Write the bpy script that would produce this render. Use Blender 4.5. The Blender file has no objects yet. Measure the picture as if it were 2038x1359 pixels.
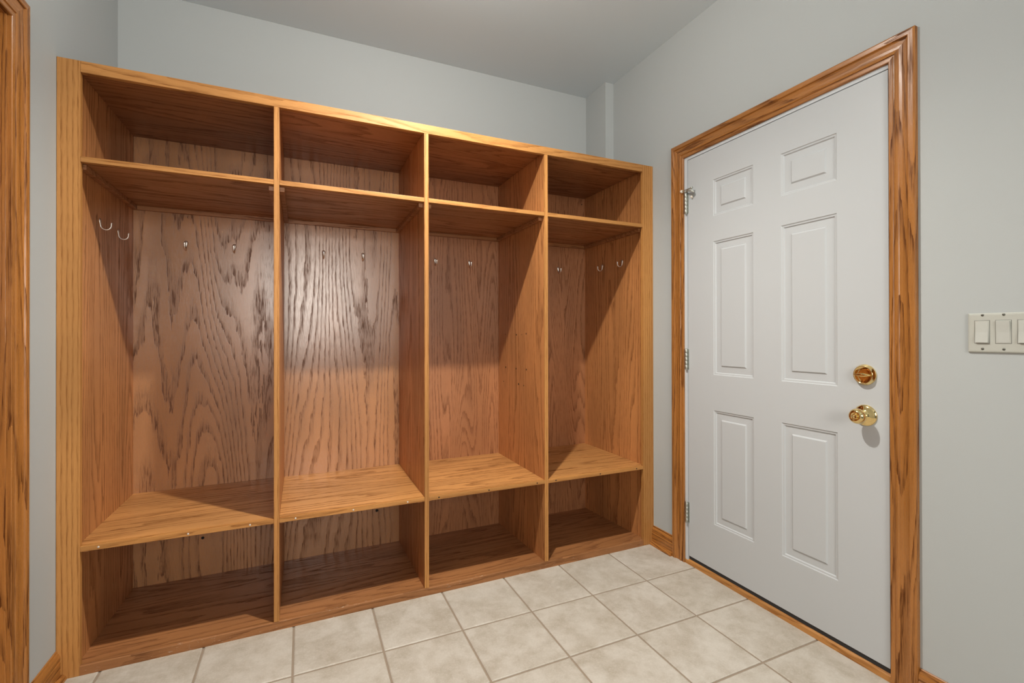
import bpy, bmesh, math, random
from mathutils import Vector, Matrix
random.seed(7)
SC = bpy.context.scene
COL = SC.collection

# ------------------------------------------------------------------ camera
F_PX, CAM = 930.541, Vector((0.7601, -2.0749, 1.1656))
YAW, PITCH, ROLL = 0.4194, 0.0032, -0.0017
cd = bpy.data.cameras.new('camera'); cam = bpy.data.objects.new('camera', cd); COL.objects.link(cam)
cd.sensor_width = 36.0; cd.sensor_fit = 'HORIZONTAL'; cd.lens = F_PX * 36.0 / 2038.0
cd.shift_x = 4.5696 / 2038.0; cd.shift_y = -13.4888 / 2038.0
cd.clip_start = 0.02
f0 = Vector((math.sin(YAW), math.cos(YAW), 0)); r0 = Vector((math.cos(YAW), -math.sin(YAW), 0)); z0 = Vector((0, 0, 1))
fw = f0 * math.cos(PITCH) + z0 * math.sin(PITCH); up = -f0 * math.sin(PITCH) + z0 * math.cos(PITCH)
rx = r0 * math.cos(ROLL) + up * math.sin(ROLL); uy = -r0 * math.sin(ROLL) + up * math.cos(ROLL)
m3 = Matrix((rx, uy, -fw)).transposed()
cam.matrix_world = Matrix.Translation(CAM) @ m3.to_4x4()
SC.camera = cam

# ------------------------------------------------------------------ light, exposure
SC.view_settings.view_transform = 'Standard'; SC.view_settings.look = 'None'
SC.view_settings.exposure = 0.0; SC.view_settings.gamma = 1.0
SC.view_settings.use_curve_mapping = False
SC.cycles.use_denoising = True
SC.cycles.max_bounces = 10; SC.cycles.diffuse_bounces = 6; SC.cycles.glossy_bounces = 5
SC.cycles.sample_clamp_indirect = 8.0

world = bpy.data.worlds.new('world'); SC.world = world; world.use_nodes = True
bg = world.node_tree.nodes['Background']
bg.inputs[0].default_value = (0.82, 0.93, 1.0, 1); bg.inputs[1].default_value = 0.17

def lamp(name, loc, power, radius, color, spread=None):
    d = bpy.data.lights.new(name, 'SPOT' if spread else 'POINT'); d.energy = power; d.shadow_soft_size = radius; d.color = color
    if spread: d.spot_size = math.radians(spread); d.spot_blend = 1.0     # a downlight: weaker towards the horizon
    o = bpy.data.objects.new(name, d); COL.objects.link(o); o.location = loc
    return o
lamp('ceiling_lamp', (1.27, -0.68, 2.66), 184.0, 0.022, (1.0, 0.955, 0.87), 139)
lamp('ceiling_lamp_glow', (1.27, -0.68, 2.66), 24.5, 0.022, (1.0, 0.965, 0.90))
# daylight from the window at the far end of the hall behind the camera
d = bpy.data.lights.new('hall_window', 'AREA'); d.energy = 70.0; d.shape = 'RECTANGLE'; d.size = 1.3; d.size_y = 1.3; d.color = (1.0, 0.95, 0.87)
o = bpy.data.objects.new('hall_window', d); COL.objects.link(o); o.location = (0.90, -4.4, 1.75); o.rotation_euler = (math.radians(90), 0, 0)

# ------------------------------------------------------------------ dimensions (metres; cabinet face is y = 0, right wall x = W)
W, HC = 2.570, 2.763
H = 2.1198                       # top of the cabinet
SX0, SX1 = 0.052, 2.511          # inner faces of the two side panels
ST0, ST1 = 0.0637, 2.4971        # inner edges of the two stiles
DIV = [(0.6606, 0.6799), (1.266, 1.2857), (1.8778, 1.8972)]
D = 0.604                        # face of the back panels
ZR, ZT = 2.0805, 2.0924          # underside of top rail / of top panel
SHB, SHT = 1.7708, 1.7896        # upper shelf
BEB, BET = 0.4247, 0.4428        # bench
YW = 0.582                       # wall above the cabinet

# ------------------------------------------------------------------ node helpers
def new_mat(name):
    m = bpy.data.materials.new(name); m.use_nodes = True
    nt = m.node_tree; nt.nodes.clear()
    out = nt.nodes.new('ShaderNodeOutputMaterial'); p = nt.nodes.new('ShaderNodeBsdfPrincipled')
    nt.links.new(p.outputs[0], out.inputs[0])
    return m, nt, p
class N:
    def __init__(s, nt): s.nt = nt
    def put(s, sock, v):
        if isinstance(v, bpy.types.NodeSocket): s.nt.links.new(v, sock)
        elif v is not None: sock.default_value = v
    def math(s, op, a, b=None, clamp=False):
        n = s.nt.nodes.new('ShaderNodeMath'); n.operation = op; n.use_clamp = clamp
        s.put(n.inputs[0], a)
        if b is not None: s.put(n.inputs[1], b)
        return n.outputs[0]
    def vmath(s, op, a, b):
        n = s.nt.nodes.new('ShaderNodeVectorMath'); n.operation = op
        s.put(n.inputs[0], a); s.put(n.inputs[1], b); return n.outputs[0]
    def noise(s, vec, scale, detail=2.0, rough=0.5, dist=0.0):
        n = s.nt.nodes.new('ShaderNodeTexNoise'); s.put(n.inputs['Vector'], vec)
        n.inputs['Scale'].default_value = scale; n.inputs['Detail'].default_value = detail
        n.inputs['Roughness'].default_value = rough; n.inputs['Distortion'].default_value = dist
        return n.outputs[0]
    def smooth(s, v, a, b, c=0.0, d=1.0):
        n = s.nt.nodes.new('ShaderNodeMapRange'); n.interpolation_type = 'SMOOTHSTEP'
        s.put(n.inputs[0], v)
        for i, q in enumerate((a, b, c, d)): n.inputs[i + 1].default_value = q
        return n.outputs[0]
    def mix(s, fac, a, b, mode='MIX'):
        n = s.nt.nodes.new('ShaderNodeMix'); n.data_type = 'RGBA'; n.blend_type = mode
        s.put(n.inputs[0], fac); s.put(n.inputs[6], a); s.put(n.inputs[7], b)
        return n.outputs[2]
    def coord(s): return s.nt.nodes.new('ShaderNodeTexCoord').outputs['Object']
    def sep(s, v):
        n = s.nt.nodes.new('ShaderNodeSeparateXYZ'); s.put(n.inputs[0], v); return n.outputs
    def comb(s, x, y, z):
        n = s.nt.nodes.new('ShaderNodeCombineXYZ')
        for i, q in enumerate((x, y, z)): s.put(n.inputs[i], q)
        return n.outputs[0]
    def bump(s, h, strength, dist):
        n = s.nt.nodes.new('ShaderNodeBump'); s.put(n.inputs['Height'], h)
        n.inputs['Strength'].default_value = strength; n.inputs['Distance'].default_value = dist
        return n.outputs[0]

def oak(name, axis, light, dark, rings=10.0, scale=3.0, stretch=0.16, straight=8.0, pore=(150.0, 12.0),
        contrast=1.0, rough=0.34, seed=0.0, band=0.42, spec=0.5, jagf=60.0, jagk=0.5, finea=0.25):
    """oiled red oak: growth rings cut as cathedrals, dark pore flecks along the ring edges; axis = grain direction"""
    m, nt, p = new_mat(name); n = N(nt)
    c = n.coord()
    oi = nt.nodes.new('ShaderNodeObjectInfo')
    off = n.math('MULTIPLY', oi.outputs['Random'], 37.0)
    off = n.math('ADD', off, seed)
    X, Y, Z = n.sep(c)
    if axis == 'z': u, v, w = X, Y, Z
    elif axis == 'x': u, v, w = Z, Y, X
    else: u, v, w = X, Z, Y
    us = n.math('ADD', u, off); vs = n.math('ADD', v, off)
    wob = n.noise(n.comb(us, vs, n.math('MULTIPLY', w, 1.0)), 9.0, 3.0)
    q = n.comb(us, vs, n.math('MULTIPLY', w, stretch))
    h = n.noise(q, scale, 1.2, 0.4, 0.15)
    lin = n.math('MULTIPLY', n.math('ADD', us, vs), straight)
    jit = n.math('MULTIPLY', wob, 0.55)
    jag = n.noise(n.comb(n.math('MULTIPLY', us, jagf), n.math('MULTIPLY', vs, jagf), n.math('MULTIPLY', w, 5.0)), 1.0, 3.0, 0.65)
    jit = n.math('ADD', jit, n.math('MULTIPLY', jag, jagk))
    ring = n.math('FRACT', n.math('ADD', n.math('ADD', n.math('MULTIPLY', h, rings), lin), jit))
    bandv = n.math('SUBTRACT', 1.0, n.smooth(ring, 0.03, band))
    bandv = n.math('MULTIPLY', bandv, n.smooth(ring, 0.0, 0.03))
    pr = n.noise(n.comb(n.math('MULTIPLY', us, pore[0]), n.math('MULTIPLY', vs, pore[0]), n.math('MULTIPLY', w, pore[1])), 1.0, 2.5, 0.55)
    fleck = n.smooth(pr, 0.46, 0.60)
    fine = n.noise(n.comb(n.math('MULTIPLY', us, 520.0), n.math('MULTIPLY', vs, 520.0), n.math('MULTIPLY', w, 22.0)), 1.0, 2.0)
    finek = n.smooth(fine, 0.52, 0.66)
    d1 = n.math('MULTIPLY', bandv, n.math('ADD', 0.34, n.math('MULTIPLY', fleck, 0.66)))
    d2 = n.math('ADD', d1, n.math('MULTIPLY', finek, finea))
    dk = n.math('MULTIPLY', d2, contrast, clamp=True)
    tone = n.noise(n.comb(us, vs, n.math('MULTIPLY', w, 0.25)), 6.0, 2.0)
    lt = n.mix(n.smooth(tone, 0.3, 0.7), tuple(k * 0.86 for k in light) + (1,), tuple(min(1, k * 1.1) for k in light) + (1,))
    col = n.mix(dk, lt, tuple(dark) + (1,))
    n.put(p.inputs['Base Color'], col)
    n.put(p.inputs['Roughness'], n.math('ADD', rough, n.math('MULTIPLY', dk, 0.2)))
    n.put(p.inputs['Specular IOR Level'], n.math('MULTIPLY', spec, n.math('SUBTRACT', 1.0, n.math('MULTIPLY', dk, 0.75))))
    n.put(p.inputs['Normal'], n.bump(n.math('MULTIPLY', dk, -1.0), 0.25, 0.0006))
    return m

def worn(m, amount, color):
    """pale chipped scuffs strung along the length of a board"""
    nt = m.node_tree; n = N(nt); p = [q for q in nt.nodes if q.type == 'BSDF_PRINCIPLED'][0]
    src = p.inputs['Base Color'].links[0].from_socket
    X, Y, Z = n.sep(n.coord())
    a = n.noise(n.comb(n.math('MULTIPLY', X, 38.0), n.math('MULTIPLY', Y, 200.0), n.math('MULTIPLY', Z, 420.0)), 1.0, 3.0, 0.7)
    b = n.noise(n.comb(n.math('MULTIPLY', X, 3.0), 0.0, n.math('MULTIPLY', Z, 40.0)), 1.0, 1.0)
    k = n.math('MULTIPLY', n.smooth(a, amount, amount + 0.02), n.smooth(b, 0.5, 0.58))
    n.put(p.inputs['Base Color'], n.mix(k, src, color))
    return m
def plain(name, color, rough=0.5, metal=0.0, spec=0.5):
    m, nt, p = new_mat(name); n = N(nt)
    nz = n.noise(n.coord(), 60.0, 2.0)
    col = n.mix(nz, tuple(k * 0.96 for k in color) + (1,), tuple(min(1, k * 1.03) for k in color) + (1,))
    n.put(p.inputs['Base Color'], col)
    p.inputs['Roughness'].default_value = rough; p.inputs['Metallic'].default_value = metal
    p.inputs['Specular IOR Level'].default_value = spec
    return m

def paint(name, color, bump=0.12, rough=0.6):
    m, nt, p = new_mat(name); n = N(nt); c = n.coord()
    a = n.noise(c, 3.0, 3.0); b = n.noise(c, 260.0, 2.0)
    col = n.mix(a, tuple(k * 0.985 for k in color) + (1,), tuple(min(1, k * 1.01) for k in color) + (1,))
    n.put(p.inputs['Base Color'], col); p.inputs['Roughness'].default_value = rough
    p.inputs['Specular IOR Level'].default_value = 0.3
    n.put(p.inputs['Normal'], n.bump(b, bump, 0.001))
    return m

LT, DK = (0.47, 0.215, 0.060), (0.22, 0.080, 0.020)
M = {}
for ax in 'xyz':
    M['frame_' + ax] = oak('oak_frame_' + ax, ax, LT, DK, rings=10, scale=6, straight=28, pore=(420, 14), contrast=0.8, band=0.6, rough=0.48, spec=0.35)
    M['trim_' + ax] = oak('oak_trim_' + ax, ax, (0.38, 0.152, 0.036), (0.105, 0.032, 0.007), rings=17, scale=9, straight=24, stretch=0.07, pore=(320, 9), contrast=1.0, rough=0.27, band=0.6, jagf=110)
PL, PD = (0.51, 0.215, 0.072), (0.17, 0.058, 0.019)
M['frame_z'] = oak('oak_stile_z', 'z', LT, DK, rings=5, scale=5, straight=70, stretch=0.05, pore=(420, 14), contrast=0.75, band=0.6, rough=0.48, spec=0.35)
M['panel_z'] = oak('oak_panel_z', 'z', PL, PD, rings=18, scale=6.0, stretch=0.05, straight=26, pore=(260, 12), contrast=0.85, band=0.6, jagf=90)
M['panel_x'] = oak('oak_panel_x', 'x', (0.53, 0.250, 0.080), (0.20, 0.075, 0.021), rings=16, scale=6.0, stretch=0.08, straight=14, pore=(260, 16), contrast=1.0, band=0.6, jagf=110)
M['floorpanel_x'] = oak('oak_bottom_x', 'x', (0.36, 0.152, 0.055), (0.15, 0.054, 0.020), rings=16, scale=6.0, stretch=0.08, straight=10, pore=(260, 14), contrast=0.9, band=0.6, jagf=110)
M['rail_x'] = worn(oak('oak_rail_x', 'x', (0.32, 0.135, 0.048), (0.13, 0.050, 0.018), rings=12, scale=6, straight=28, pore=(420, 14), contrast=0.8, band=0.6, rough=0.5, spec=0.35), 0.64, (0.62, 0.55, 0.47, 1))
BL, BD = (0.44, 0.212, 0.092), (0.140, 0.055, 0.023)
M['back_bold'] = oak('oak_back_bold', 'z', BL, BD, rings=36, scale=3.3, stretch=0.085, straight=13.0, pore=(200, 15), contrast=0.92, rough=0.24, band=0.55, seed=3.0, spec=0.95, jagf=75, jagk=0.7)
M['back_fine'] = oak('oak_back_fine', 'z', (0.38, 0.160, 0.066), (0.15, 0.055, 0.022), rings=34, scale=5.0, stretch=0.08, straight=32.0, pore=(320, 17), contrast=0.9, rough=0.29, band=0.6, seed=11.0, spec=0.8, jagf=120, jagk=0.7)
M['wall'] = paint('wall_paint', (0.435, 0.458, 0.458))
M['ceil'] = paint('ceiling_paint', (0.66, 0.735, 0.775), 0.06)
M['door'] = paint('door_paint', (0.495, 0.515, 0.530), 0.02, 0.42)
M['jamb'] = paint('jamb_paint', (0.56, 0.59, 0.62), 0.0, 0.5)
M['brass'] = plain('polished_brass', (0.86, 0.65, 0.30), 0.06, 1.0)
M['nickel'] = plain('satin_nickel', (0.90, 0.88, 0.83), 0.42, 1.0)
M['steel'] = plain('dull_steel', (0.52, 0.54, 0.50), 0.5, 1.0)
M['screw'] = plain('dull_screw', (0.16, 0.16, 0.14), 0.5, 1.0)
M['dark'] = plain('dark_hole', (0.012, 0.008, 0.006), 0.8)
M['sweep'] = plain('black_rubber', (0.018, 0.017, 0.018), 0.6)
M['rubber'] = plain('white_rubber', (0.75, 0.66, 0.55), 0.5)
M['plate'] = plain('almond_plastic', (0.47, 0.475, 0.43), 0.35)
M['rocker'] = plain('almond_rocker', (0.50, 0.51, 0.475), 0.30)

# ------------------------------------------------------------------ mesh helpers
def obj(name, bm, mat, parent=None, smooth=False):
    bmesh.ops.recalc_face_normals(bm, faces=bm.faces)
    me = bpy.data.meshes.new(name); bm.to_mesh(me); bm.free()
    for x in (mat if isinstance(mat, (list, tuple)) else [mat]): me.materials.append(x)
    if smooth:
        for f in me.polygons: f.use_smooth = True
    o = bpy.data.objects.new(name, me); COL.objects.link(o)
    if parent: o.parent = parent
    return o
def box(bm, a, b, bev=0.0):
    x0, y0, z0 = a; x1, y1, z1 = b
    v = [bm.verts.new(p) for p in ((x0,y0,z0),(x1,y0,z0),(x1,y1,z0),(x0,y1,z0),(x0,y0,z1),(x1,y0,z1),(x1,y1,z1),(x0,y1,z1))]
    fs = [bm.faces.new([v[i] for i in q]) for q in ((0,3,2,1),(4,5,6,7),(0,1,5,4),(1,2,6,5),(2,3,7,6),(3,0,4,7))]
    if bev > 0:
        es = set(e for f in fs for e in f.edges)
        bmesh.ops.bevel(bm, geom=list(es), offset=bev, segments=2, profile=0.6, affect='EDGES')
    return bm
def bx(a, b, bev=0.0):
    return box(bmesh.new(), a, b, bev)
def prism(bm, pts, vec):
    """closed polygon pts (3-D) pushed along vec"""
    a = [bm.verts.new(p) for p in pts]; b = [bm.verts.new(Vector(p) + Vector(vec)) for p in pts]
    n = len(a)
    bm.faces.new(a); bm.faces.new(b[::-1])
    for i in range(n): bm.faces.new((a[i], b[i], b[(i + 1) % n], a[(i + 1) % n]))
    return bm
def lathe(bm, prof, origin, axis, seg=40, cap=True):
    """prof = [(radius, height along axis)]"""
    o = Vector(origin); k = Vector(axis).normalized()
    t = Vector((0, 0, 1)) if abs(k.z) < 0.9 else Vector((1, 0, 0))
    e1 = k.cross(t).normalized(); e2 = k.cross(e1)
    rings = []
    for r, h in prof:
        if r < 1e-6: rings.append([bm.verts.new(o + k * h)])
        else: rings.append([bm.verts.new(o + k * h + e1 * (r * math.cos(2*math.pi*i/seg)) + e2 * (r * math.sin(2*math.pi*i/seg))) for i in range(seg)])
    for A, B in zip(rings, rings[1:]):
        for i in range(seg):
            j = (i + 1) % seg
            if len(A) == 1 and len(B) == 1: continue
            if len(A) == 1: bm.faces.new((A[0], B[i], B[j]))
            elif len(B) == 1: bm.faces.new((A[i], B[0], A[j]))
            else: bm.faces.new((A[i], B[i], B[j], A[j]))
    if cap:
        for R in (rings[0], rings[-1]):
            if len(R) > 2: bm.faces.new(R)
    return bm
def tube(bm, pts, radii, seg=12, flat=1.0, side=None):
    """swept tube through pts; radii per point; flat squashes along the sweep's normal, side = direction of its width"""
    P = [Vector(p) for p in pts]; n = len(P); rings = []
    for i, p in enumerate(P):
        t = (P[min(i+1, n-1)] - P[max(i-1, 0)]).normalized()
        s = Vector(side) if side else (t.cross(Vector((0,0,1))) if abs(t.z) < 0.95 else t.cross(Vector((1,0,0))))
        s = (s - t * s.dot(t)).normalized(); q = t.cross(s)
        r = radii[i] if isinstance(radii, (list, tuple)) else radii
        rr = r if isinstance(r, tuple) else (r, r * flat)
        rings.append([bm.verts.new(p + s * (rr[0] * math.cos(2*math.pi*k/seg)) + q * (rr[1] * math.sin(2*math.pi*k/seg))) for k in range(seg)])
    for A, B in zip(rings, rings[1:]):
        for k in range(seg):
            j = (k + 1) % seg; bm.faces.new((A[k], A[j], B[j], B[k]))
    bm.faces.new(rings[0]); bm.faces.new(rings[-1][::-1])
    return bm
def sweep(bm, prof, path, out, closed_prof=True):
    """mitred sweep: path = list of (point, vector-per-unit-width); prof = [(width, thickness)]; out = thickness direction"""
    out = Vector(out); rows = []
    for p, wv in path:
        rows.append([bm.verts.new(Vector(p) + Vector(wv) * a + out * b) for a, b in prof])
    n = len(prof)
    for A, B in zip(rows, rows[1:]):
        for i in range(n):
            j = (i + 1) % n; bm.faces.new((A[i], A[j], B[j], B[i]))
    bm.faces.new(rows[0]); bm.faces.new(rows[-1][::-1])
    return bm
def empty(name, loc=(0, 0, 0)):
    o = bpy.data.objects.new(name, None); COL.objects.link(o); o.location = loc; o.empty_display_size = 0.1
    return o
def part(name, bm, mat, parent, smooth=False):
    """a mesh modelled in world coordinates, hung under parent"""
    o = obj(name, bm, mat, parent, smooth)
    loc = Vector((0, 0, 0)); q = parent
    while q: loc += q.location; q = q.parent
    o.data.transform(Matrix.Translation(-loc))
    return o
def tag(o, label, cat=None, group=None, kind=None):
    o['label'] = label
    if cat: o['category'] = cat
    if group: o['group'] = group
    if kind: o['kind'] = kind
    return o
def struct(name, bm, mat, label=None, smooth=False):
    o = obj(name, bm, mat, None, smooth); o['kind'] = 'structure'
    if label: o['label'] = label
    return o

# ------------------------------------------------------------------ room shell
YB = -3.3                              # the near end opens on the rest of the house
T = 0.12
# left wall with the opening of the oak-framed doorway
LO0, LO1, LZ = -0.2945, -1.105, 2.078
bm = bmesh.new()
box(bm, (-T, LO0 + 0.02, 0), (0, 0.75, HC)); box(bm, (-T, LO1 - 0.02, LZ + 0.02), (0, LO0 + 0.02, HC)); box(bm, (-T, YB, 0), (0, LO1 - 0.02, HC))
struct('wall_left', bm, M['wall'], 'light grey painted wall left of the cubby cabinet')
# right wall with the opening of the white door
RO0, RO1, RZ = -0.236, -1.175, 2.085
bm = bmesh.new()
box(bm, (W, RO0, 0), (W + T, 0.75, HC)); box(bm, (W, RO1, RZ), (W + T, RO0, HC)); box(bm, (W, YB, 0), (W + T, RO1, HC))
struct('wall_right', bm, M['wall'], 'light grey painted wall around the white door')
bm = bmesh.new()
prism(bm, [(0, YW, 2.10), (0, YW, HC), (0, 0.75, HC), (0, 0.75, 0), (0, 0.625, 0), (0, 0.625, 2.10)], (W, 0, 0))
struct('wall_back', bm, M['wall'], 'light grey painted wall above the cubby cabinet')
struct('wall_corner', bx((2.5094, 0.362, 2.125), (W, YW, HC)), M['wall'], 'narrow grey boxed-out chase in the far right wall corner')
struct('ceiling', bx((-T, YB, HC), (W + T, 0.75, HC + 0.1)), M['ceil'], 'flat pale grey ceiling')

# tiled floor: bevelled tiles over a grout bed, one mesh
def tile_mats():
    m, nt, p = new_mat('ceramic_tile'); n = N(nt); c = n.coord()
    X, Y, Z = n.sep(c)
    ix = n.math('FLOOR', n.math('DIVIDE', n.math('ADD', X, 10.0 * TP - TX0), TP)); iy = n.math('FLOOR', n.math('DIVIDE', n.math('ADD', Y, 20.0 * TP - TY0), TP))
    wn = nt.nodes.new('ShaderNodeTexWhiteNoise'); n.put(wn.inputs['Vector'], n.comb(ix, iy, 0.0))
    rnd = wn.outputs['Color']
    cc = n.vmath('ADD', c, n.vmath('MULTIPLY', rnd, (9.0, 9.0, 9.0)))
    a = n.noise(cc, 7.0, 5.0, 0.6, 0.4); b = n.noise(cc, 26.0, 4.0, 0.65); g = n.noise(cc, 160.0, 2.0)
    k = n.math('ADD', n.math('MULTIPLY', n.smooth(a, 0.36, 0.66), 0.65), n.math('MULTIPLY', n.smooth(b, 0.35, 0.7), 0.35))
    col = n.mix(k, (0.550, 0.508, 0.448, 1), (0.390, 0.338, 0.272, 1))
    col = n.mix(n.math('MULTIPLY', n.smooth(g, 0.45, 0.75), 0.22), col, (0.68, 0.65, 0.60, 1))
    pv = n.sep(rnd)[2]
    col = n.mix(n.math('MULTIPLY', pv, 0.10), col, (0.40, 0.35, 0.27, 1))
    n.put(p.inputs['Base Color'], col); n.put(p.inputs['Roughness'], n.math('ADD', 0.42, n.math('MULTIPLY', b, 0.2)))
    p.inputs['Specular IOR Level'].default_value = 0.4
    n.put(p.inputs['Normal'], n.bump(n.math('ADD', n.math('MULTIPLY', a, 1.5), b), 0.25, 0.003))
    return m
TP, TX0, TY0 = 0.3068, 0.1185, 0.0075
M['tile'] = tile_mats()
M['grout'] = plain('sandy_grout', (0.31, 0.245, 0.185), 0.85, 0.0, 0.2)
bm = bmesh.new()
box(bm, (-T, YB, -0.05), (W + T, 0.75, -0.0035))
for f in bm.faces: f.material_index = 1
g = 0.0038
for i in range(-1, 9):
    for j in range(-12, 2):
        x0, x1 = TX0 + i * TP + g, TX0 + (i + 1) * TP - g
        y0, y1 = TY0 + (j - 1) * TP + g, TY0 + j * TP - g
        x0, x1 = max(x0, -T), min(x1, W + T); y0 = max(y0, YB); y1 = min(y1, 0.7)
        if x1 - x0 < 0.012 or y1 - y0 < 0.012: continue
        e = 0.0035
        lo = [bm.verts.new(q) for q in ((x0, y0, -0.0034), (x1, y0, -0.0034), (x1, y1, -0.0034), (x0, y1, -0.0034))]
        md = [bm.verts.new(q) for q in ((x0, y0, -0.0018), (x1, y0, -0.0018), (x1, y1, -0.0018), (x0, y1, -0.0018))]
        hi = [bm.verts.new(q) for q in ((x0+e, y0+e, 0), (x1-e, y0+e, 0), (x1-e, y1-e, 0), (x0+e, y1-e, 0))]
        bm.faces.new(hi)
        for A, B in ((lo, md), (md, hi)):
            for k in range(4): bm.faces.new((A[k], A[(k+1) % 4], B[(k+1) % 4], B[k]))
struct('floor', bm, [M['tile'], M['grout']], 'beige mottled square floor tiles with sandy grout')

# ------------------------------------------------------------------ casings, baseboards, threshold
CASING = [(0, 0), (0, 0.008), (0.002, 0.0095), (0.013, 0.0100), (0.015, 0.0082), (0.017, 0.0082), (0.019, 0.0115), (0.024, 0.0128), (0.029, 0.0115),
          (0.031, 0.0092), (0.040, 0.0092), (0.052, 0.0110), (0.0560, 0.0125), (0.0575, 0.0165), (0.060, 0.0178), (0.073, 0.0182), (0.0765, 0.0172), (0.078, 0.015), (0.078, 0)]
def casing(name, xw, sgn, ya, yb, zt, label):
    """oak door casing on the wall plane xw, standing out along sgn*x; ya/yb = opening edges (ya the far one)"""
    r = empty(name, (xw, (ya + yb) / 2, 0)); r['kind'] = 'structure'; r['label'] = label
    o = (sgn, 0, 0)
    s = 1.0
    for y, d in ((ya, 1), (yb, -1)):
        bm = sweep(bmesh.new(), CASING, [((xw, y, 0), (0, d, 0)), ((xw, y, zt), (0, d, 1))], o)
        part('side_casing', bm, M['trim_z'], r)
    bm = sweep(bmesh.new(), CASING, [((xw, ya, zt), (0, 1, 1)), ((xw, yb, zt), (0, -1, 1))], o)
    part('head_casing', bm, M['trim_y'], r)
    return r
casing('trim_1', W, -1, -0.2375, -1.1610, 2.0815, 'honey oak casing around the white six-panel door')
t2 = casing('trim_2', 0.0, 1, -0.2865, -1.113, 2.080, 'honey oak door casing at the left edge of the picture')
# oak jamb and stop of the left doorway
bm = bmesh.new(); box(bm, (-T, LO0, 0), (0.0, LO0 + 0.019, LZ + 0.019), 0.001); part('side_jamb', bm, M['trim_z'], t2)
bm = bmesh.new(); box(bm, (-T, LO1 - 0.019, 0), (0.0, LO1, LZ + 0.019), 0.001); part('side_jamb', bm, M['trim_z'], t2)
bm = bmesh.new(); box(bm, (-T, LO1, LZ), (0.0, LO0, LZ + 0.019), 0.001); part('head_jamb', bm, M['trim_y'], t2)
d2 = struct('door_2', bx((-T + 0.002, LO1 + 0.003, 0.012), (-0.075, LO0 - 0.003, LZ - 0.003), 0.002), M['trim_z'], 'oak door closed deep in the left doorway')
bm = bmesh.new(); box(bm, (-0.0745, LO0 - 0.012, 0), (-0.040, LO0 - 0.0005, LZ - 0.012), 0.001); part('door_stop', bm, M['trim_z'], t2)

BASE = [(0, 0), (0, 0.0135), (0.062, 0.0135), (0.066, 0.0105), (0.068, 0.0105), (0.071, 0.0130), (0.080, 0.0125), (0.090, 0.0085), (0.096, 0.0050), (0.100, 0.0045), (0.102, 0.0025), (0.102, 0)]
SHOE = [(0, 0.0135), (0, 0.0300), (0.006, 0.0295), (0.012, 0.0265), (0.017, 0.021), (0.019, 0.0135)]
def baseboard(name, xw, sgn, y0, y1, label):
    bm = sweep(bmesh.new(), BASE, [((xw, y0, 0), (0, 0, 1)), ((xw, y1, 0), (0, 0, 1))], (sgn, 0, 0))
    o = struct(name, bm, M['trim_y'], label)
    bm = sweep(bmesh.new(), SHOE, [((xw, y0, 0), (0, 0, 1)), ((xw, y1, 0), (0, 0, 1))], (sgn, 0, 0))
    part('shoe_molding', bm, M['trim_y'], o)
    return o
baseboard('baseboard_right', W, -1, -0.0005, -0.1590, 'short oak baseboard between cubby cabinet and door casing')
baseboard('baseboard_right.001', W, -1, -1.2395, YB, 'oak baseboard on the wall to the near side of the white door')
baseboard('baseboard_left', 0.0, 1, -0.0005, -0.2080, 'oak baseboard between left door casing and cubby cabinet')
# threshold under the white door
bm = bmesh.new()
prism(bm, [(W - 0.004, -0.2395, 0), (W - 0.002, -0.2395, 0.018), (W + 0.006, -0.2395, 0.026), (W + 0.09, -0.2395, 0.026), (W + 0.09, -0.2395, 0)], (0, -0.9195, 0))
struct('trim_3', bm, M['frame_y'], 'oak threshold strip under the white door')

# ------------------------------------------------------------------ white six-panel door
DY0, DY1, DZ0, DZ1 = -0.2600, -1.1555, 0.0435, 2.0640
bm = bmesh.new()
XF = W + 0.0005
PAN = []
for (a, b) in ((-0.420, -0.638), (-0.768, -0.989)):
    for (c, d) in ((1.741, 1.917), (0.9785, 1.6195), (0.260, 0.808)): PAN.append((a, b, c, d))
ys = sorted({DY0, DY1} | {p[0] for p in PAN} | {p[1] for p in PAN}); zs = sorted({DZ0, DZ1} | {p[2] for p in PAN} | {p[3] for p in PAN})
vg = {}
def gv(y, z):
    if (y, z) not in vg: vg[(y, z)] = bm.verts.new((XF, y, z))
    return vg[(y, z)]
for i in range(len(ys) - 1):
    for j in range(len(zs) - 1):
        ya, yb, za, zb = ys[i], ys[i+1], zs[j], zs[j+1]
        if any(p[1] <= ya and yb <= p[0] and p[2] <= za and zb <= p[3] for p in PAN): continue
        bm.faces.new((gv(ya, za), gv(yb, za), gv(yb, zb), gv(ya, zb)))
for (a, b, c, d) in PAN:
    prev = [gv(b, c), gv(a, c), gv(a, d), gv(b, d)]
    for ins, dep in ((0.003, 0.0030), (0.009, 0.0036), (0.0125, 0.0080), (0.0405, 0.0072), (0.0460, 0.0022)):
        cur = [bm.verts.new((XF + dep, y, z)) for y, z in ((b + ins, c + ins), (a - ins, c + ins), (a - ins, d - ins), (b + ins, d - ins))]
        for k in range(4): bm.faces.new((prev[k], prev[(k+1) % 4], cur[(k+1) % 4], cur[k]))
        prev = cur
    bm.faces.new(prev)
back = [bm.verts.new((XF + 0.040, y, z)) for y, z in ((DY1, DZ0), (DY0, DZ0), (DY0, DZ1), (DY1, DZ1))]
bm.faces.new(back)
def edge_chain(fixed, vals, yz):
    return [gv(fixed, q) if yz == 'z' else gv(q, fixed) for q in vals]
bm.faces.new(edge_chain(DY1, zs, 'z') + [back[3], back[0]]); bm.faces.new(edge_chain(DY0, zs, 'z') + [back[2], back[1]])
bm.faces.new(edge_chain(DZ0, ys, 'y') + [back[1], back[0]]); bm.faces.new(edge_chain(DZ1, ys, 'y') + [back[2], back[3]])
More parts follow.
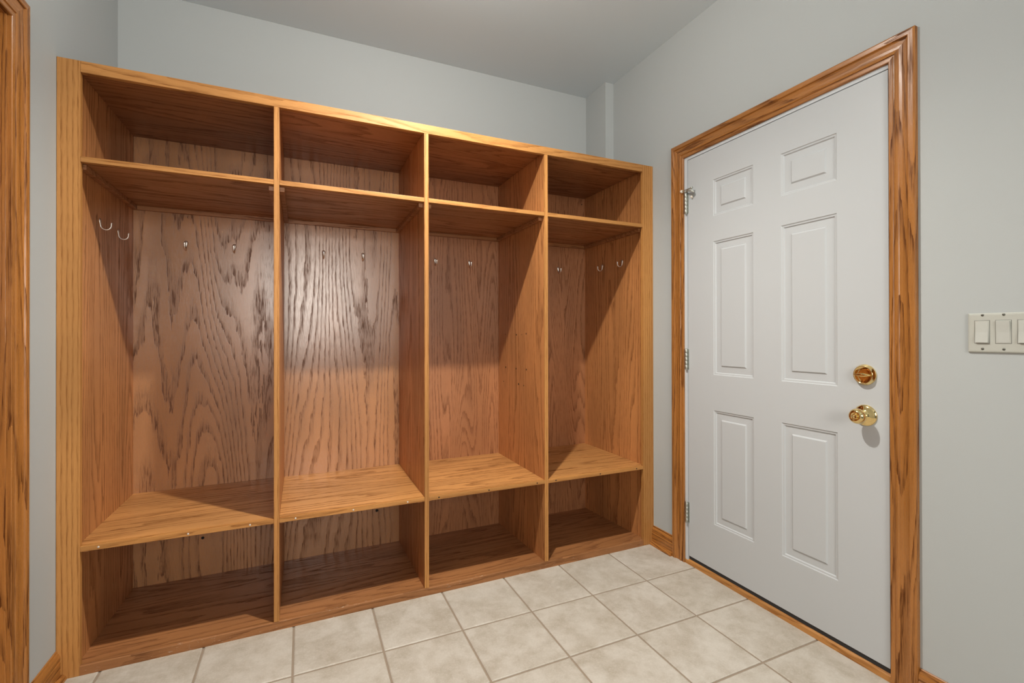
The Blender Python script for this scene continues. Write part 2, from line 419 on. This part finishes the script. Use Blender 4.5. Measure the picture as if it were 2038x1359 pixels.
door = struct('door_1', bm, M['door'], 'white six-panel steel door with brass knob and deadbolt')
# white jamb around the slab
bm = bmesh.new()
box(bm, (W - 0.0005, -0.2570, 0), (W + 0.11, -0.2362, 2.0848)); part('side_jamb', bm, M['jamb'], door)
bm = bmesh.new(); box(bm, (W - 0.0005, -1.1748, 0), (W + 0.11, -1.1580, 2.0848)); part('side_jamb', bm, M['jamb'], door)
bm = bmesh.new(); box(bm, (W - 0.0005, -1.1580, 2.0670), (W + 0.11, -0.2570, 2.0848)); part('head_jamb', bm, M['jamb'], door)
bm = bmesh.new(); box(bm, (W + 0.004, DY1, 0.0262), (W + 0.036, DY0, 0.0433)); part('door_sweep', bm, M['sweep'], door)
# weatherstrip closing the gap behind the slab
bm = bmesh.new(); box(bm, (W + 0.042, -1.1578, 2.0500), (W + 0.055, -0.2572, 2.0668)); part('weatherstrip', bm, M['sweep'], door)
# hinges
for z in (1.7925, 0.9955, 0.2135):
    bm = bmesh.new()
    box(bm, (W - 0.0015, -0.2660, z), (W + 0.0002, -0.2530, z + 0.102))
    hg = part('hinge', bm, M['steel'], door)
    hx, hy = W - 0.0085, -0.2555
    for k in range(5):
        b2 = lathe(bmesh.new(), [(0.0066, 0), (0.0068, 0.0002), (0.0068, 0.0192), (0.0066, 0.0194)], (hx, hy, z + 0.0015 + k * 0.0200), (0, 0, 1), 16)
        part('knuckle', b2, M['steel'], hg, True)
    for zz, s in ((z + 0.1012, 1), (z + 0.0008, -1)):
        b2 = lathe(bmesh.new(), [(0.0040, 0), (0.0055, 0.001 * s), (0.0055, 0.003 * s), (0.0025, 0.0055 * s)], (hx, hy, zz), (0, 0, 1), 14)
        part('pin_tip', b2, M['steel'], hg, True)
# hinge-pin door stop on the top hinge
bm = bmesh.new()
tube(bm, [(hx, hy, 1.9005), (hx, hy, 1.9040)], 0.0085, 18)
tube(bm, [(hx - 0.002, hy - 0.004, 1.9022), (hx - 0.014, hy - 0.028, 1.902), (hx - 0.012, hy - 0.048, 1.896), (hx - 0.004, hy - 0.060, 1.886), (hx + 0.004, hy - 0.034, 1.868)], [(0.006, 0.0014)] * 5, 8, side=(0, 0, 1))
ds = part('hinge_pin_stop', bm, M['steel'], door)
bm = tube(bmesh.new(), [(hx - 0.012, hy + 0.016, 1.9085), (hx - 0.016, hy - 0.055, 1.9080)], 0.0026, 10)
part('threaded_rod', bm, M['steel'], ds)
part('bumper', lathe(bmesh.new(), [(0.0, -0.010), (0.0065, -0.009), (0.0078, -0.004), (0.0070, 0.0), (0.003, 0.0005)], (hx - 0.012, hy + 0.013, 1.9085), (0, -1, 0), 18), M['rubber'], ds, True)
part('bumper', lathe(bmesh.new(), [(0.0, 0.008), (0.0055, 0.007), (0.0066, 0.003), (0.0060, 0.0), (0.0, -0.001)], (hx - 0.016, hy - 0.052, 1.9080), (0, -1, 0), 18), M['steel'], ds, True)
part('bumper', lathe(bmesh.new(), [(0.0, 0.010), (0.005, 0.009), (0.006, 0.004), (0.005, 0.0), (0.0, -0.001)], (hx + 0.000, hy - 0.034, 1.868), (0.2, -1, 0), 18), M['rubber'], ds, True)

# deadbolt with thumb turn
KY, KZ = -1.0825, 1.0280
bm = lathe(bmesh.new(), [(0.0360, 0), (0.0365, 0.003), (0.0355, 0.006), (0.0330, 0.0085), (0.0315, 0.0145), (0.0300, 0.0165), (0.0285, 0.0155), (0.0270, 0.0145), (0.012, 0.0150), (0, 0.0150)], (XF, KY, KZ), (-1, 0, 0), 56)
db = part('deadbolt', bm, M['brass'], door, True)
bm = bmesh.new()
loop = 24; rows = []
for (sx, sz, xo) in ((1.0, 1.0, 0.0135), (1.0, 1.0, 0.0190), (0.97, 0.85, 0.0215), (0.92, 0.55, 0.0228)):
    row = []
    for k in range(loop):
        t = 2 * math.pi * k / loop
        c_ = math.cos(t); row.append(bm.verts.new((XF - xo, KY + 0.0265 * sx * c_, KZ + sz * 0.0068 * math.sin(t) * (1 - 0.35 * abs(c_)))))
    rows.append(row)
for A, B in zip(rows, rows[1:]):
    for k in range(loop): bm.faces.new((A[k], A[(k+1) % loop], B[(k+1) % loop], B[k]))
bm.faces.new(rows[0]); bm.faces.new(rows[-1])
part('thumb_turn', bm, M['brass'], db, True)
# knob
KZ2 = 0.8860
bm = lathe(bmesh.new(), [(0.0365, 0), (0.0370, 0.0025), (0.0355, 0.0050), (0.0300, 0.0085), (0.0220, 0.0120), (0.0160, 0.0150), (0.0145, 0.0175), (0.0, 0.0175)], (XF, KY - 0.001, KZ2), (-1, 0, 0), 56)
kr = part('knob_rosette', bm, M['brass'], door, True)
bm = lathe(bmesh.new(), [(0.0, 0.012), (0.0125, 0.0130), (0.0120, 0.0240), (0.0140, 0.0290), (0.0200, 0.0335), (0.0250, 0.0395), (0.0268, 0.0460), (0.0262, 0.0520), (0.0235, 0.0580), (0.0195, 0.0620),
                         (0.0150, 0.0640), (0.0125, 0.0636), (0.0110, 0.0625), (0.0, 0.0620)], (XF, KY - 0.001, KZ2), (-1, 0, 0), 56)
kn = part('door_knob', bm, M['brass'], door, True)
part('lock_button', lathe(bmesh.new(), [(0.0, 0.0600), (0.0088, 0.0610), (0.0088, 0.0650), (0.0078, 0.0662), (0.0050, 0.0655), (0.0040, 0.0640), (0.0, 0.0640)], (XF, KY - 0.001, KZ2), (-1, 0, 0), 32), M['brass'], kn, True)

# ------------------------------------------------------------------ light switch
sw = tag(empty('light_switch', (W, -1.439, 1.173)), 'almond plate with a row of rocker switches on the wall near the white door', 'light switch')
y0, y1, z0_, z1_ = -1.5165, -1.3625, 1.116, 1.230
bm = bmesh.new()
prof = [(0.0, 0.0), (0.0, 0.0035), (0.0025, 0.0062), (0.006, 0.0068)]
rows = [[bm.verts.new((W - d, y, z)) for y, z in ((y0+i, z0_+i), (y1-i, z0_+i), (y1-i, z1_-i), (y0+i, z1_-i))] for i, d in prof]
for A, B in zip(rows, rows[1:]):
    for k in range(4): bm.faces.new((A[k], A[(k+1) % 4], B[(k+1) % 4], B[k]))
bm.faces.new(rows[0]); bm.faces.new(rows[-1])
part('plate', bm, M['plate'], sw)
for k in range(3):
    yc = -1.3945 - 0.0450 * k
    bm = bmesh.new(); box(bm, (W - 0.0071, yc - 0.0168, 1.142), (W - 0.003, yc + 0.0168, 1.209), 0.0004)
    seam = part('rocker_bezel', bm, M['sweep'], sw); seam['label'] = 'dark seam around a rocker'
    bm = bmesh.new(); box(bm, (W - 0.0078, yc - 0.0160, 1.1428), (W - 0.003, yc + 0.0160, 1.2082), 0.0006); part('rocker_frame', bm, M['plate'], sw)
    bm = bmesh.new()
    up_ = (k % 2 == 0)
    a_, b_ = (0.0085, 0.0125)
    prism(bm, [(W - 0.004, yc - 0.0138, 1.1450), (W - (b_ if up_ else a_), yc - 0.0138, 1.1450), (W - 0.0092, yc - 0.0138, 1.1755), (W - (a_ if up_ else b_), yc - 0.0138, 1.2060), (W - 0.004, yc - 0.0138, 1.2060)], (0, 0.0276, 0))
    part('rocker', bm, M['rocker'], sw)
    for zz in (1.1265, 1.2240):
        b2 = lathe(bmesh.new(), [(0.0034, 0.0), (0.0034, 0.0072), (0.0024, 0.0078), (0, 0.0078)], (W, yc - 0.001, zz), (-1, 0, 0), 14)
        s_ = part('screw', b2, M['screw'], sw, True)

# ------------------------------------------------------------------ the cubby cabinet
cab = tag(empty('cubby_cabinet', (W / 2, 0.3, 0)), 'built-in honey oak mudroom cabinet with four open lockers along the wall', 'cabinet')
def cp(name, bm, mat, parent=cab, smooth=False): return part(name, bm, mat, parent, smooth)
G = 0.0004
# face frame
cp('stile', bx((0.0006, 0, 0.0), (ST0, 0.019, H), 0.0012), M['frame_z'])
cp('stile', bx((ST1, 0, 0.0), (W - 0.0006, 0.019, H), 0.0012), M['frame_z'])
cp('top_rail', bx((ST0 + G, 0, ZR), (ST1 - G, 0.019, H), 0.0012), M['frame_x'])
# carcass
cp('side_panel', bx((SX0 - 0.019, 0.0195, 0), (SX0, D, ZT)), M['panel_z'])
cp('side_panel', bx((SX1, 0.0195, 0), (SX1 + 0.019, D, ZT)), M['panel_z'])
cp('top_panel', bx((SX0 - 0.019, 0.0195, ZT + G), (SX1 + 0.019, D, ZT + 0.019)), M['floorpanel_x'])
bm = bmesh.new()
prism(bm, [(ST0 + G, 0.0, 0.0), (ST0 + G, 0.0, 0.0305), (ST0 + G, 0.0012, 0.0325), (ST0 + G, 0.004, 0.0335), (ST0 + G, 0.019, 0.0330), (ST0 + G, 0.019, 0)], (ST1 - ST0 - 2 * G, 0, 0))
cp('bottom_rail', bm, M['rail_x'])
bm = bmesh.new()
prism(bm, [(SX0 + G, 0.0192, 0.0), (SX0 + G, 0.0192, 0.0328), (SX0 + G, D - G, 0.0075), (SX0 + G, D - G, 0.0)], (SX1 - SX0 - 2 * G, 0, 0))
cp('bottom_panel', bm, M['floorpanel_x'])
for k, (a, b) in enumerate(DIV):
    bm = bmesh.new()
    prism(bm, [(a, 0.0068, 0.0340), (a, D - G, 0.0080), (a, D - G, ZT - G), (a, 0.0194, ZT - G), (a, 0.0194, ZR - G), (a, 0.0068, ZR - G)], (b - a, 0, 0))
    dv = cp('divider', bm, M['panel_z'])
    e_ = part('edge_strip', bx((a, 0, 0.0340), (b, 0.0066, ZR - G), 0.0008), M['frame_z'], dv); e_['label'] = 'paler solid oak strip along the front edge'
    if k == 2:
        for (y, z, r) in ((0.338, 1.174, .0052), (0.268, 1.174, .003), (0.213, 1.179, .0052), (0.491, 0.980, .0055), (0.343, 0.981, .0055), (0.210, 0.984, .0055), (0.522, 0.893, .004), (0.311, 0.896, .0062), (0.245, 0.894, .0045), (0.494, 1.177, .003)):
            b2 = lathe(bmesh.new(), [(r, 0.0), (r * 0.8, 0.0004), (0, 0.0002)], (a, y, z), (-1, 0, 0), 12)
            part('screw_hole', b2, M['dark'], dv)
edges = [SX0] + [q for d in DIV for q in d] + [SX1]
BAYS = [(edges[2 * i], edges[2 * i + 1]) for i in range(4)]
SCREWS = [[0.114, 0.376, 0.578], [0.739, 0.961, 1.190], [1.332, 1.576, 1.834], [1.941, 2.211, 2.451]]
for i, (a, b) in enumerate(BAYS):
    cp('back_panel', bx((a - (0.009 if i else 0.0), D, 0.004), (b + (0.009 if i < 3 else 0.0), D + 0.006, ZT)), M['back_bold'] if i < 2 else M['back_fine'])
    fa, fb = max(a, ST0) + G, min(b, ST1) - G
    for nm, zb, zt in (('upper_shelf', SHB, SHT), ('bench_seat', BEB, BET)):
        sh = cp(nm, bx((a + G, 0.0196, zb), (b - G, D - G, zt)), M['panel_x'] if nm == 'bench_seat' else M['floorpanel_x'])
        e_ = part('edge_strip', bx((fa, 0.0, zb), (fb, 0.0194, zt), 0.0012), M['frame_x'], sh)
        if nm == 'bench_seat':
            for sx in SCREWS[i]:
                shiny = i < 2
                b2 = lathe(bmesh.new(), [(0.0034, 0.0), (0.0034, 0.0005), (0.0022, 0.0011), (0, 0.0012)] if shiny else [(0.0036, 0), (0.003, 0.0004), (0, 0.0002)], (sx, 0, 0.4335), (0, -1, 0), 14)
                s_ = part('screw' if shiny else 'screw_hole', b2, M['nickel'] if shiny else M['dark'], sh)
    # cleats under the upper shelf and the bench
    c_ = 0.019
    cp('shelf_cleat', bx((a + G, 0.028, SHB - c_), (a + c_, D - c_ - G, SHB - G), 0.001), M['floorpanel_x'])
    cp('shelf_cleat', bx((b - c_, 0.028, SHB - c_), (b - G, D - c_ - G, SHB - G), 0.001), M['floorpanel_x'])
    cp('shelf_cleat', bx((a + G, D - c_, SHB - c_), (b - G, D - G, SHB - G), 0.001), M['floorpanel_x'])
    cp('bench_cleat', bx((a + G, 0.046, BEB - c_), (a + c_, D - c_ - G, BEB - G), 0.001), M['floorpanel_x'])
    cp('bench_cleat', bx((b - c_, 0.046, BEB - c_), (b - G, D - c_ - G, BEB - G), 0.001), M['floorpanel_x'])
for (x, z, r) in ((0.324, 0.191, 0.007), (1.144, 0.198, 0.008), (2.488, 2.052, 0.004)):
    b2 = lathe(bmesh.new(), [(r, 0.0), (r * 0.8, 0.0006), (0, 0.0003)], (x, D, z), (0, -1, 0), 14); cp('knot_hole', b2, M['dark'])

# ------------------------------------------------------------------ coat hooks
def hook_proto():
    """single-prong U hook; wall plane x = 0, prong grows to +x, z = 0 at the top of its wall leg"""
    bm = bmesh.new()
    pts = [(0.0026, 0, 0.000), (0.0030, 0, -0.006), (0.0034, 0, -0.014), (0.0042, 0, -0.022)]
    rad = [(0.0052, 0.0020), (0.0084, 0.0030), (0.0078, 0.0030), (0.0054, 0.0027)]
    R = 0.0165
    for k in range(1, 12):
        t = math.pi + (math.pi * 1.02) * k / 12
        pts.append((0.0045 + R + R * math.cos(t), 0, -0.0250 + R * 1.02 * math.sin(t)))
        rad.append((0.0034, 0.0024))
    pts += [(0.0378, 0, -0.0195), (0.0388, 0, -0.0145), (0.0392, 0, -0.0125)]
    rad += [(0.0046, 0.0026), (0.0052, 0.0030), (0.0034, 0.0020)]
    tube(bm, pts, rad, 14, side=(0, 1, 0))
    o = obj('coat_hook', bm, M['nickel'], None, True)
    b2 = lathe(bmesh.new(), [(0.0030, 0.0), (0.0030, 0.0008), (0.0018, 0.0013), (0, 0.0014)], (0.0054, 0, -0.0085), (1, 0, 0), 12)
    s = obj('screw', b2, M['steel'], o, True)
    return o
hook = hook_proto()
ZH = 1.6200
HOOKS = [((SX0, 0.2035, ZH), 0, 'nickel coat hook on the left side panel, nearer the front edge'),
         ((SX0, 0.4000, ZH), 0, 'nickel coat hook on the left side panel, nearer the back'),
         ((0.256, D, ZH + 0.004), -90, 'nickel coat hook on the back of the leftmost locker, left one'),
         ((0.457, D, ZH + 0.004), -90, 'nickel coat hook on the back of the leftmost locker, beside the divider'),
         ((0.869, D, ZH + 0.004), -90, 'nickel coat hook on the back of the second locker, left one'),
         ((1.070, D, ZH + 0.004), -90, 'nickel coat hook on the back of the second locker, right one'),
         ((1.477, D, ZH + 0.002), -90, 'nickel coat hook on the back of the third locker, beside its left divider'),
         ((1.688, D, ZH + 0.002), -90, 'nickel coat hook on the back of the third locker, right one'),
         ((2.304, D, ZH), -90, 'single nickel coat hook on the back of the rightmost locker'),
         ((SX1, 0.4000, ZH), 180, 'nickel coat hook on the right side panel, nearer the back'),
         ((SX1, 0.1985, ZH), 180, 'nickel coat hook on the right side panel, nearer the front edge')]
for i, (loc, rz, lab) in enumerate(HOOKS):
    if i == 0: o = hook
    else:
        o = hook.copy(); COL.objects.link(o)
        for ch in hook.children:
            c = ch.copy(); COL.objects.link(c); c.parent = o
    o.location = loc; o.rotation_euler = (0, 0, math.radians(rz))
    tag(o, lab, 'coat hook', 'nickel coat hooks in the lockers')
